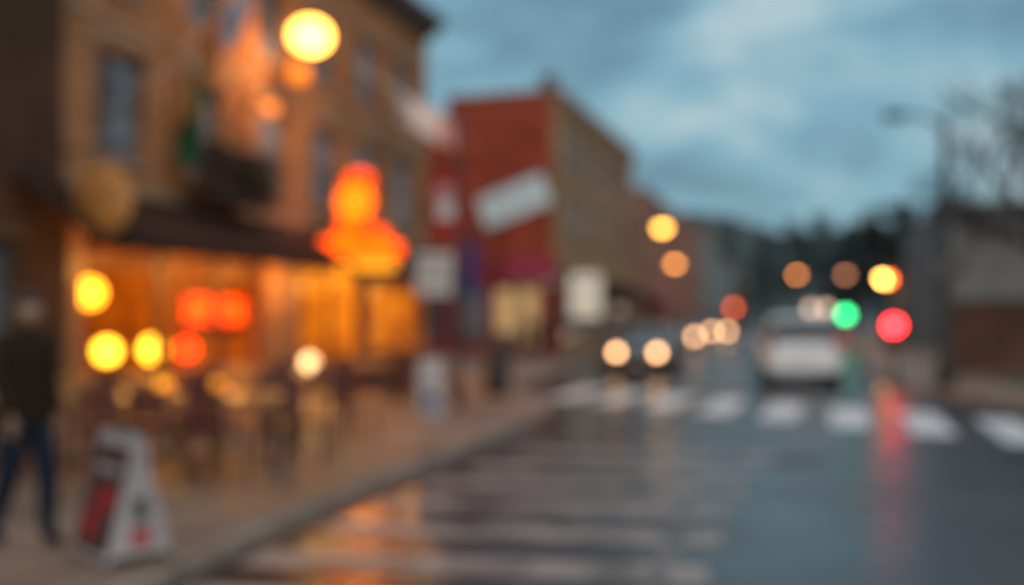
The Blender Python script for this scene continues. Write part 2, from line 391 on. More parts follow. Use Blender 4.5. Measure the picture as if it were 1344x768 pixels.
def plight(name,loc,e,col,r=.15,parent=None):
    l=bpy.data.lights.new(name,'POINT'); l.energy=e; l.color=col; l.shadow_soft_size=r
    o=bpy.data.objects.new(name,l); COL.objects.link(o); o.location=loc
    if parent: o.parent=parent
    return o
for x in (-12,-10): plight('cafe_light',(x,2.4,2.9),85,(1,.44,.07),.15,b1)
for x in (-5.6,-2): plight('cafe_light',(x,2.4,2.9),175,(1,.58,.09),.15,b1)
for x in (-13,-10.8,-8.6,-5.6,-2.2): 
    plight('added_warm_fill',(x,-.7,2.35),75,(1,.43,.09),.08,b1)  # added fill without fixtures, for warm bounce on sidewalk and tables

# balcony planter on facade
bal=empty('balcony_planter',tuple(b1.matrix_basis@Vector((-10.6,0,3.75))),RZ)
bal.location.z=3.85
boxes('deck',[(-1.0,1.0,-.95,-.003,0,.1)],M['darktrim'],bal,.01)
rb=[(-1,1,-.95,-.91,.85,.9),(-1,1,-.95,-.91,.12,.16),(-1,-.96,-.91,-.01,.85,.9),(.96,1,-.91,-.01,.85,.9)]
for i in range(17): rb.append((-.98+i*.12,-.96+i*.12,-.94,-.92,.161,.849))
boxes('railing',rb,M['metal'],bal)
def foliage(name,centers,n,size,mat,parent=None,seed=1):
    rnd=random.Random(seed); V=[];F=[]
    for (cx,cy,cz,rx,ry,rz) in centers:
        for _ in range(n):
            while True:
                a=Vector((rnd.uniform(-1,1),rnd.uniform(-1,1),rnd.uniform(-1,1)))
                if .25<a.length<1: break
            c=Vector((cx+a.x*rx,cy+a.y*ry,cz+a.z*rz)); s=size*rnd.uniform(.6,1.4)
            d=Vector((rnd.gauss(0,1),rnd.gauss(0,1),rnd.gauss(0,1))).normalized(); e=d.orthogonal().normalized(); f=d.cross(e)
            b=len(V); V+=[tuple(c+e*s),tuple(c+f*s*.6),tuple(c-e*s),tuple(c-f*s*.6)]; F.append((b,b+1,b+2,b+3))
    return addmesh(name,V,F,mat,parent)
foliage('plants',[(-.6,-.6,.6,.45,.35,.5),(0,-.65,.5,.5,.35,.5),(.6,-.6,.55,.45,.35,.5),(0,-.95,.2,.9,.2,.4)],260,.07,M['basket'],bal)

def wall_lamp(name,globe_w,r,mat,hood=True):
    o=empty(name,(globe_w[0],globe_w[1],globe_w[2])); 
    lo=tolocal(b1,globe_w); wallp=Vector(b1.matrix_basis@Vector((lo.x,0,0))); dx=wallp.x-globe_w[0]; dy=wallp.y-globe_w[1]
    globe('globe',r,mat,o,(0,0,0),.8)
    if hood: lathe('hood',[(.02,r*.8+.2),(.12,r*.8+.18),(r*.5,r*.8+.05),(r*.72,r*.72),(r*.7,r*.68)],M['metal'],o)
    tube('arm',[(0,0,r*.8+.15),(dx*.25,dy*.25,r*.8+.45),(dx*.7,dy*.7,r*.8+.35),(dx,dy,r*.8)],.03,M['metal'],o)
    lathe('wall_plate',[(.001,-.03),(.12,-.03),(.12,.03),(.001,.03)],M['metal'],o,(dx+.02,dy,r*.8),rot=(0,math.pi/2,RZ-math.pi/2))
    return o
wl=wall_lamp('wall_street_lamp',(-4.05,20,7.36),.40,emat('sodium_lamp',(1,.40,.06),13.0))
plight('sodium_bulb',(.15,0,-.55),170,(1,.50,.18),.1,wl)
wall_lamp('lamp_ghost',(-4.40,20.5,6.72),.24,emat('ghost_orange',(1,.22,.012),1.6,(.05,.02,.01)),False)  # lens ghost of the street lamp, built as an added glowing globe
wall_lamp('lamp_ghost',(-4.80,19.8,5.86),.15,emat('ghost_orange_dim',(1,.24,.03),2.6,(.05,.02,.01)))  # second, smaller lens ghost, likewise added as a globe

def flag(name,base,direction,length,w,h,cols,wave=.08):
    o=empty(name,base); d=Vector(direction).normalized()
    tube('pole',[(0,0,0),tuple(d*length)],[.022,.016],M['white'],o,8); globe('finial',.04,M['chrome'],o,tuple(d*length))
    nx,nz=10,12; V=[];F=[];fm=[]
    for i in range(nx+1):
        for j in range(nz+1):
            p=d*(length*.98-w*(i/nx)); 
            sag=Vector((0,0,-h*j/nz)); off=Vector((-d.y,d.x,0))*(wave*math.sin(i*1.1+j*.35)*(.3+j/nz))
            V.append(tuple(p+sag+off))
    for i in range(nx):
        for j in range(nz):
            a=i*(nz+1)+j; F.append((a,a+1,a+nz+2,a+nz+1)); fm.append(int(i/nx*len(cols)))
    c=addmesh('cloth',V,F,parent=o,mats=cols,fm=fm,smooth=True); c.modifiers.new('s','SOLIDIFY').thickness=.004
    return o
def cloth(n,c): return pmat(n,c,.85,scale=5,var=.15,spec=.1)
G=cloth('cloth_green',(.035,.12,.05)); O=cloth('cloth_orange',(.55,.16,.04)); Wc=cloth('cloth_white',(.72,.68,.68)); Bc=cloth('cloth_blue',(.05,.06,.20)); Rc=cloth('cloth_red',(.48,.04,.04)); LB=cloth('cloth_pale_blue',(.36,.42,.52)); PK=cloth('cloth_pink',(.62,.30,.30)); TN=cloth('cloth_tan',(.40,.17,.07))
flag('green_flag',(-6.2,17.0,5.3),(.95,-.3,.6),1.25,.75,1.5,[G,G,TN])
flag('orange_flag',(-6.05,17.4,6.0),(.95,-.3,.9),1.5,.6,.95,[O,TN])
flag('orange_flag',(-6.35,16.5,5.5),(.95,-.3,.3),1.3,.4,1.0,[TN,TN])
flag('white_flag',(-5.9,17.9,6.5),(.95,-.3,.8),1.7,.9,.8,[LB,LB,Rc])
flag('striped_flag',(-3.85,24.3,7.8),(.97,.1,-.50),2.95,1.7,.75,[PK,Wc,Wc,LB],.12)
hs=empty('hanging_sign',(-6.2,14.2,3.35),math.radians(-20))
lathe('disc',[(.001,-.04),(.5,-.04),(.52,0),(.5,.04),(.001,.04)],pmat('sign_amber',(.62,.26,.07),.5),hs,(.45,0,0),rot=(math.pi/2,0,0))
tube('bracket',[(-.45,.15,.75),(.45,0,.75),(1.0,-.05,.75)],.025,M['metal'],hs); tube('hanger',[(.45,0,.5),(.45,0,.75)],.012,M['metal'],hs,6)

# orange neon figure sign on awning
ns=empty('neon_sign',(-3.43,22.0,2.78),math.radians(4))
nO=emat('neon_orange',(1,.085,.001),4.4); nY=emat('neon_yellow',(1,.36,.008),3.4); nO2=emat('neon_orange_bright',(1,.18,.005),4.2)
boardm=pmat('sign_board_orange',(.75,.10,.008),.8,spec=.05)
box('base_board',-.92,.92,-.08,.08,-.04,.22,M['darktrim'],ns,.02)
boxes('base_tubes',[(-.86,.86,-.12,-.083,.0,.06),(-.86,.86,-.12,-.083,.12,.17)],nY,ns)
def shape(name,pts,y0,y1,mat,parent):
    n=len(pts); V=[(x,y0,z) for x,z in pts]+[(x,y1,z) for x,z in pts]
    F=[tuple(range(n)),tuple(range(2*n-1,n-1,-1))]+[(i,(i+1)%n,(i+1)%n+n,i+n) for i in range(n)]
    o=addmesh(name,V,F,mat,parent); recalc(o); return o
shape('brim_board',[(-1.02,.26),(1.02,.26),(1.06,.5),(.82,.62),(.62,.95),(.45,.9),(.3,.8),(.1,.95),(-.42,.95),(-.55,.7),(-.85,.66),(-1.06,.5)],-.06,.06,boardm,ns)
shape('figure_board',[(-.42,.97),(.28,.97),(.36,1.2),(.42,1.5),(.34,1.8),(.42,2.05),(.1,2.2),(-.05,2.12),(-.3,2.0),(-.45,1.7),(-.45,1.3)],-.06,.06,boardm,ns)
V=[];F=[]
tube('x',[(-.95,-.1,.34),(.95,-.1,.34),(.98,-.1,.48),(.6,-.1,.62),(.2,-.1,.62),(-.2,-.1,.62),(-.7,-.1,.58),(-.98,-.1,.48),(-.95,-.1,.34)],.05,None,None,8,V,F)
tube('x',[(-.8,-.1,.46),(.8,-.1,.46)],.045,None,None,8,V,F)
tube('x',[(a+.0,-.1,c) for a,_,c in ring(.06,1.96,.25,.16)],.03,None,None,8,V,F)
tube('x',[(a,-.1,c) for a,_,c in ring(-.05,1.08,.28,.1)],.04,None,None,8,V,F)
tube('x',[(a,-.1,c) for a,_,c in ring(.5,.8,.1,.09)],.035,None,None,8,V,F)
tube('x',[(a,-.1,c) for a,_,c in ring(-.2,.8,.2,.09)],.035,None,None,8,V,F)
addmesh('neon_tubes',V,F,nO,ns,smooth=True)
V=[];F=[]
tube('x',[(a,-.1,c) for a,_,c in ring(-.03,1.48,.34,.3)],.05,None,None,8,V,F)
tube('x',[(a,-.1,c) for a,_,c in ring(-.03,1.48,.17,.15)],.05,None,None,8,V,F)
addmesh('neon_tubes_inner',V,F,nO2,ns,smooth=True)
for x in (-.7,.7): tube('support',[(x,0,.0),(x-.35,.9,-.05)],.02,M['metal'],ns,8)
tube('stay',[(0,.07,1.9),(-.4,1.2,2.4)],.012,M['metal'],ns,6)

# --- dark neighbour building
b0=empty('brown_brick_building',tuple(b1.location),RZ)
ops=[(u-.5,u+.5,z,z+1.6) for u in (-16.4,-18.8,-21.2,-23.6) for z in (4.2,7.2)]
g0=[(-17.8,-15.2,.5,2.7),(-25,-19.3,.5,2.7)]
wall('facade',-26,-14.305,0,9.6,ops+g0,.35,M['brown_brick'],b0)
window_set(b0,ops+g0,trim=M['darktrim'])
boxes('walls',[(-26,-25.6,.352,14,0,9.6),(-25.6,-14.305,13.6,14,0,9.6)],M['brown_brick'],b0)
box('roof_deck',-25.6,-14.305,.352,13.6,9.0,9.2,M['roof'],b0); cornice(b0,-26,-14.31,9.6,M['darktrim'],.3)

# --- building 2
b2=empty('red_brick_building',(2.07,43,.124),RZ)
H2=11.3
w=[]
for k in range(6):
    for z in (8.2,5.1): w.append((.8+k*2.6,2.4+k*2.6,z,z+1.9))
sh=[(.8,4.6,.5,2.9),(5.4,10.2,.5,2.9),(11,15.6,.5,2.9)]
wall('facade',0,16.5,0,H2,w+sh,.35,M['ochre_brick'],b2); window_set(b2,w+sh)
cornice(b2,0,16.5,H2,M['trim'],.3)
boxes('side_wall',[(0,.35,.352,5.2,0,H2+.1),(0,.35,5.2,14,0,H2-.5),(16.15,16.5,.352,14,0,H2),(.35,16.15,13.6,14,0,H2-1)],M['red_brick'],b2)
box('coping',-.06,.42,.0,5.3,H2+.1,H2+.25,M['trim'],b2,.01)
boxes('chimney',[(.36,.9,.36,.95,H2-.2,H2+1.0)],M['dull_brick'],b2)
box('roof_deck',.36,16.1,.4,13.5,H2-.9,H2-.7,M['roof'],b2)
awning('awning_canvas',.4,16.1,b2,M['awning'],3.6,3.0,1.2)
winlit=emat('shop_window_lit',(1,.58,.22),.42,(.3,.22,.14))
boxes('side_shopfront',[(-.12,-.003,-.0,7,0,.5),(-.12,-.003,0,7,2.9,4.3),(-.12,-.003,0,.9,.5,2.9),(-.12,-.003,2.9,3.3,.5,2.9),(-.12,-.003,4.9,5.3,.5,2.9)],M['maroon'],b2,.01)
boxes('side_shop_glass',[(-.05,-.004,.92,2.88,.52,2.88)],winlit,b2)
boxes('side_shop_glass_dark',[(-.05,-.004,3.32,4.88,.52,2.88),(-.05,-.004,5.32,6.9,.52,2.88)],M['glass'],b2)
boxes('side_shop_mullions',[(-.1,-.055,1.75,2.0,.52,2.88),(-.1,-.055,4.1,4.16,.52,2.88),(-.1,-.055,.93,1.74,1.95,2.03),(-.1,-.055,2.01,2.88,.53,1.0)],M['frame'],b2)
sa=empty('crimson_awning',(2.07,43,.124),RZ)
V=[(-.13,.1,4.3),(-.13,2.3,4.3),(-1.0,2.3,3.5),(-1.0,.1,3.5),(-1.0,2.3,3.2),(-1.0,.1,3.2)]
o=addmesh('canvas',V,[(0,1,2,3),(3,2,4,5),(0,3,5),(1,2,4)],M['awning_red'],sa)
boxes('fascia_sign',[(-.2,-.125,.2,2.2,3.0,3.45)],M['white'],sa)
bn=empty('wall_banner',tuple(b2.matrix_basis@Vector((-.10,2.05,0))),RZ-math.pi/2); bn.location.z=6.85
bp=empty('panel',(0,0,0),0,bn); bp.rotation_euler=(0,math.radians(-19),0)
box('board',-1.6,1.6,-.03,.03,-.7,.7,pmat('banner_white',(.80,.90,.90),.6,var=.05),bp,.01)
boxes('frame',[(-1.66,1.66,-.045,.04,.703,.76),(-1.66,1.66,-.045,.04,-.76,-.703),(-1.66,-1.603,-.045,.04,-.7,.7),(1.603,1.66,-.045,.04,-.7,.7)],M['galv'],bp)
lt=[]; x=-1.2
while x<1.15:
    wd=random.uniform(.08,.14); lt.append((x,x+wd,-.036,-.0305,-.05,.16)); x+=wd+.1
boxes('lettering',lt,pmat('letter_teal',(.25,.34,.34),.6),bp)
bs=empty('shop_blade_sign',(2.95,40.0,1.75),math.radians(0))
box('panel',-.62,.62,-.06,.06,.0,1.75,emat('blade_sign_face',(1,.85,.62),.36,(.6,.56,.5)),bs,.02)
boxes('frame',[(-.68,.68,-.08,.08,1.753,1.83),(-.68,.68,-.08,.08,-.08,-.003),(-.68,-.623,-.08,.08,0,1.75),(.623,.68,-.08,.08,0,1.75)],M['metal'],bs)
boxes('lettering',[(-.3,.3,-.07,-.062,1.35,1.45),(-.3,.3,-.07,-.062,.9,.97),(-.3,.3,-.07,-.062,.4,.5)],M['galv'],bs)
for x in (-.65,.65): tube('post',[(x,.0,-1.62),(x,0,0)],.035,M['metal'],bs,8)
bw=empty('red_brick_annex',(2.07,43,.124),RZ)
box('walls',-3.5,-.14,7.1,18,0,9.6,M['red_brick'],bw); 
boxes('parapet',[(-3.6,-.14,7.0,7.098,9.3,9.8)],M['trim'],bw)
boxes('window',[(-3.56,-3.503,9,10.2,4.5,6),(-3.56,-3.503,12,13.2,4.5,6)],M['glass'],bw)
boxes('door',[(-3.56,-3.503,8,9.0,0,2.1)],M['darkwood'],bw)

def plain(name,loc,L,D,Hh,mat,rz,rows,bays,ww=1.2,wh=1.7,trim=None,sidemat=None,awn=None):
    b=empty(name,(loc[0],loc[1],.124),rz); step=L/bays; ops=[]
    for k in range(bays):
        for z in rows: ops.append((step*k+step/2-ww/2,step*k+step/2+ww/2,z,z+wh))
    sh=[(step*k+.35,step*(k+1)-.35,.5,2.9) for k in range(bays)] 
    if rows[0]<3: sh=[]
    wall('facade',0,L,0,Hh,ops+sh,.3,mat,b); window_set(b,ops+sh,trim=trim)
    boxes('walls',[(0,.3,.302,D,0,Hh),(L-.3,L,.302,D,0,Hh),(.3,L-.3,D-.3,D,0,Hh)],sidemat or mat,b)
    box('roof_deck',.31,L-.31,.31,D-.31,Hh-.6,Hh-.45,M['roof'],b); cornice(b,0,L,Hh,trim or M['trim'],.3)
    if awn: awning('awning_canvas',.3,L*.45,b,awn,3.5,2.9,1.2)
    return b
RZ3=math.atan2(1,.29)
plain('pink_brick_building',(8.6,66),20,14,10.3,M['pink_brick'],RZ3,(4.2,7.0),7,awn=M['awning_red'])
plain('brick_row_building',(14.6,86.8),20,14,10.8,M['pink_brick'],RZ3,(4.2,),6)
plain('teal_gabled_building',(21.3,110),18,14,11.5,M['teal_render'],RZ3,(4.2,7.4),6)
plain('grey_office_building',(27.2,130),26,16,9.5,M['teal_render'],RZ3,(4.2,),7)
plain('brown_warehouse_building',(36,160),30,16,8.5,M['dull_brick'],RZ3,(4.2,),8)
rb=empty('grey_rendered_building',(20.1,46,.124),math.radians(-14))
ops=[(4.6+k*5,5.8+k*5,3.4,4.8) for k in range(3)]; gg=[(1.4+k*6,4.6+k*6,.5,2.4) for k in range(3)]
wall('facade',0,20,0,6.9,ops+gg,.3,M['render_grey'],rb); window_set(rb,ops+gg,trim=M['greytrim'])
boxes('walls',[(0,.3,.302,14,0,6.9),(19.7,20,.302,14,0,6.9),(.3,19.7,13.7,14,0,6.9)],M['render_grey'],rb)
box('roof_deck',.31,19.6,.31,13.6,6.3,6.45,M['roof'],rb); cornice(rb,0,20,6.9,M['greytrim'],.25)
plain('brick_corner_building',(27.5,60),14,12,5.2,M['dull_brick'],math.radians(-18),(1.2,),4,wh=1.2)
bwl=empty('brick_wall',(12.3,28.2,.124),math.radians(-17))
boxes('wall',[(0,30,0,.3,0,2.0)],M['dull_brick'],bwl)
boxes('coping',[(-.05,30.05,-.05,.35,2.003,2.1)],M['darktrim'],bwl,.01)
boxes('piers',[(k*4.3-.06,k*4.3+.36,-.08,-.003,0,2.0) for k in range(7)],M['dull_brick'],bwl,.01)

# ---------------------------------------------------------------- hills and trees
V=[];F=[]; nx,ny=60,10
for j in range(ny+1):
    for i in range(nx+1):
        x=-150+i*10; y=226+j*18; t=j/ny
        h=(1-math.cos(min(1,t*1.6)*math.pi))/2*(31+4*math.sin(x*.03)+3*math.sin(x*.11+1)+random.uniform(-.8,.8))
        V.append((x,y,h-.1+t*2))
for j in range(ny):
    for i in range(nx):
        a=j*(nx+1)+i; F.append((a,a+1,a+nx+2,a+nx+1))
addmesh('hills',V,F,M['leafhaze'],smooth=True)
rnd=random.Random(3); cs=[]
TV=[];TF=[]
for k in range(160):
    x=rnd.uniform(20,190); y=rnd.uniform(232,320); t=(y-226)/180; h=(1-math.cos(min(1,t*1.6)*math.pi))/2*29
    hh=rnd.uniform(7,12)
    tube('x',[(x,y,h-1),(x,y,h+hh*.7)],[.3,.1],None,None,5,TV,TF)
    for q in range(4): cs.append((x+rnd.uniform(-1.6,1.6),y+rnd.uniform(-1,1),h+hh*(.4+.17*q),rnd.uniform(1.6,2.8)*(1.1-.15*q),2,rnd.uniform(1.2,2.2)))
for k in range(34):
    x=rnd.uniform(40,80); y=rnd.uniform(105,125); 
    hh=rnd.uniform(9.5,14.5)
    tube('x',[(x,y,0),(x,y,hh*.7)],[.25,.08],None,None,5,TV,TF)
    for q in range(4): cs.append((x+rnd.uniform(-1,1),y,hh*(.35+.18*q),rnd.uniform(1.4,2.4)*(1.15-.18*q),1.8,rnd.uniform(1.2,2)))
fo=foliage('distant_trees',cs,50,.6,M['leafhaze'],seed=5)
addmesh('trunks',TV,TF,M['bark'],fo)
M['leaf2']=pmat('tree_foliage',(.065,.075,.065),.85,scale=.6,col2=(.03,.04,.038),spec=.2)
def leafy(name,loc,h,seed):
    rr=random.Random(seed); o=empty(name,loc); V=[];F=[]
    tube('x',[(0,0,0),(.1,0,h*.4),(0,.1,h*.8)],[.28,.2,.06],None,None,7,V,F); cc=[]
    for k in range(14):
        a=rr.uniform(0,6.28); z=h*rr.uniform(.3,.75); R=h*.26*rr.uniform(.6,1.1); e=(math.cos(a)*R,math.sin(a)*R,z+h*.14)
        tube('x',[(0,0,z),e],[.08,.03],None,None,5,V,F); cc.append((*e,rr.uniform(.7,1.3),rr.uniform(.7,1.3),rr.uniform(.6,1.1)))
    addmesh('trunk',V,F,M['bark'],o); foliage('crown',cc,130,.22,M['leaf2'],o,seed)
for i,(x,y,h) in enumerate(((31.5,80,10.5),(34.0,82,12.5),(36.0,84,12.0),(33.0,86,11.8),(38.5,88,12.5))): leafy('tree',(x,y,.12),h,i+40)
def bare(name,loc,h,seed,lean=(0,0),dep=6,r0=.17):
    rr=random.Random(seed); V=[];F=[]
    def grow(p,d,L,r,dep):
        n=3; pts=[p]; q=p; dd=d
        for i in range(n):
            dd=(dd+Vector((rr.gauss(0,.12),rr.gauss(0,.12),rr.gauss(.03,.06)))).normalized(); q=q+dd*(L/n); pts.append(q)
        tube('x',[tuple(a) for a in pts],[r,r*.88,r*.76,r*.66],None,None,6 if dep>2 else 3,V,F)
        if dep==0: return
        for k in range(rr.choice((2,3,3))):
            a=Vector((rr.gauss(0,1),rr.gauss(0,1),rr.gauss(.2,.5))).normalized()
            grow(pts[-1] if k<2 else pts[2],(dd*.75+a*.6).normalized(),L*rr.uniform(.62,.82),r*.66,dep-1)
    grow(Vector((0,0,0)),Vector((lean[0],lean[1],1)).normalized(),h*.3,r0,dep)
    return addmesh(name,V,F,M['bark'],loc=loc)
bare('bare_tree',(16.8,30,.12),9.8,11,(-.08,0),7,.22); bare('bare_tree',(19.6,33,.12),10.5,12,(-.1,0),7,.22)

# ---------------------------------------------------------------- street lamps and signals
def street_lamp(name,head,arm,mat=None,r=.25,basez=.124,pr=.09):
    o=empty(name,(head[0]+arm[0],head[1]+arm[1],basez)); H=head[2]-basez
    ax,ay=-arm[0],-arm[1]
    tube('pole',[(0,0,0),(0,0,.5),(0,0,.55),(0,0,H+.15)],[pr*1.6,pr*1.6,pr,pr*.6],M['galv'],o,12)
    if abs(ax)+abs(ay)>.05:
        tube('arm',[(0,0,H-.25),(ax*.25,ay*.25,H+.1),(ax*.6,ay*.6,H+.27),(ax*.95,ay*.95,H+.25)],[pr*.6,pr*.5,pr*.45,pr*.4],M['galv'],o,8)
    lathe('hood',[(.03,r+.16),(r*.5,r+.12),(r*.95,r*.55+.03),(r*1.06,r*.3),(r*1.0,r*.28)],M['galv'],o,(ax,ay,H-.0),seg=20)
    globe('lens',r,mat or M['cream'],o,(ax,ay,H),.8)
    return o
street_lamp('street_lamp',(7.55,50,6.30),(-1.3,.2),emat('lamp_warm',(1,.46,.07),13),.30)
street_lamp('street_lamp',(13.1,80,6.2),(-.6,.2),emat('lamp_warm_2',(1,.34,.07),12),.32)
street_lamp('street_lamp',(26.25,70,4.6),(.8,0),emat('lamp_warm_3',(1,.50,.10),36),.40)
street_lamp('street_lamp',(23.55,62,4.25),(.8,0),emat('lamp_orange_4',(1,.12,.01),20),.32)
street_lamp('street_lamp',(37.2,130,7.6),(4,0),emat('lamp_warm_5',(1,.31,.08),12),.42)
street_lamp('street_lamp',(31.8,95,6.0),(1,0),emat('lamp_warm_6',(1,.36,.18),4.5),.36)
o=empty('street_lamp',(9.75,22.4,.124))
tube('pole',[(0,0,0),(0,0,.6),(0,0,.65),(0,0,6.0)],[.2,.2,.13,.09],M['metal'],o,12)
tube('arm',[(0,0,5.7),(-.25,-.05,5.98),(-.6,-.1,6.1),(-.95,-.15,6.12)],[.05,.045,.04,.035],M['metal'],o,8)
V,F=boxvf(-1.45,-.95,-.25,-.03,6.03,6.18); h=addmesh('head',V,F,M['metal'],o); bevel(h,.05,3)
box('lens',-1.38,-1.02,-.22,-.06,6.0,6.028,M['galv'],o)
box('sign_plate',-.35,.35,-.19,-.16,2.5,2.9,M['galv'],o,.01)

def signal(name,loc,headz,lit,strength,r=.14,pole_h=None,rz=0,nh=3,col=None):
    o=empty(name,(loc[0],loc[1],.124),rz); hz=headz-.124; gap=r*2.5
    idx={'red':0,'amber':1,'green':2}[lit] if nh==3 else 0
    cols={'red':(1,.012,.025),'amber':(1,.4,.02),'green':(.04,1,.30)}
    top=hz+idx*gap+gap*.6; bot=top-gap*nh
    ph=pole_h or top+.1
    tube('pole',[(0,.2,0),(0,.2,.25),(0,.2,.3),(0,.2,ph)],[.11,.11,.055,.05],M['galv'],o,10)
    box('housing',-r*1.4,r*1.4,-.02,.14,bot,top,M['plastic'],o,.02)
    for i in range(nh):
        z=top-gap*(i+.5); on=(i==idx)
        m=emat(name+'_'+lit,col or cols[lit],strength) if on else M['carglass']
        lathe('lens',[(.001,.03),(r*.7,.02),(r,0)],m,o,(0,-.025,z),rot=(math.pi/2,0,0))
        n=10; V=[];F=[]
        for k in range(n+1):
            a=math.pi*(k/n)*1.1-.05*math.pi; V+=[(math.cos(a)*r*1.1,-.025,z+math.sin(a)*r*1.1),(math.cos(a)*r*1.1,-.2,z+math.sin(a)*r*1.1-.03)]
        for k in range(n): F.append((2*k,2*k+1,2*k+3,2*k+2))
        addmesh('visor',V,F,M['plastic'],o)
    return o
signal('traffic_signal',(9.82,25.6),1.47,'red',24,.17,3.0,math.radians(-20),2,col=(1,.022,.028))
signal('traffic_signal',(20.1,60),1.9,'green',9,.28,2.6,math.radians(-18))
signal('traffic_signal',(28.9,130),3.1,'red',7,.42,4,0,col=(1,.13,.02))

bpz=empty('banner_pole',(-.96,17.4,.124))
tube('pole',[(0,0,0),(0,0,.4),(0,0,.45),(0,0,5.0)],[.09,.09,.05,.04],M['metal'],bpz,12); globe('finial',.07,M['metal'],bpz,(0,0,5.04))
tube('bracket',[(-.45,0,4.2),(.0,0,4.2)],.02,M['metal'],bpz,6); tube('bracket',[(-.45,0,2.95),(.3,0,2.95)],.015,M['metal'],bpz,6)
def hang(name,x0,x1,z0,z1,ms,parent):
    V=[];F=[];fm=[];n=12
    for j in range(n+1):
        for i in range(5):
            V.append((x0+(x1-x0)*i/4,.03*math.sin(j*.9+i*.6),z1+(z0-z1)*j/n))
    for j in range(n):
        for i in range(4): a=j*5+i; F.append((a,a+1,a+6,a+5)); fm.append(min(len(ms)-1,int(j/n*len(ms))))
    return addmesh(name,V,F,parent=parent,mats=ms,fm=fm,smooth=True)
hang('red_banner',-.36,-.06,3.0,4.18,[Rc,PK,Wc,Rc],bpz); hang('blue_banner',.14,.36,1.95,2.93,[Bc],bpz)
box('sign_board',-.72,-.08,-.05,-.01,1.95,2.7,pmat('sign_board_white',(.60,.56,.54),.5),bpz,.02); boxes('sign_text',[(-.62,-.18,-.06,-.052,2.5,2.55),(-.62,-.25,-.06,-.052,2.2,2.25)],M['galv'],bpz)
tube('bracket',[(-.6,0,2.72),(0,0,2.72)],.015,M['metal'],bpz,6)

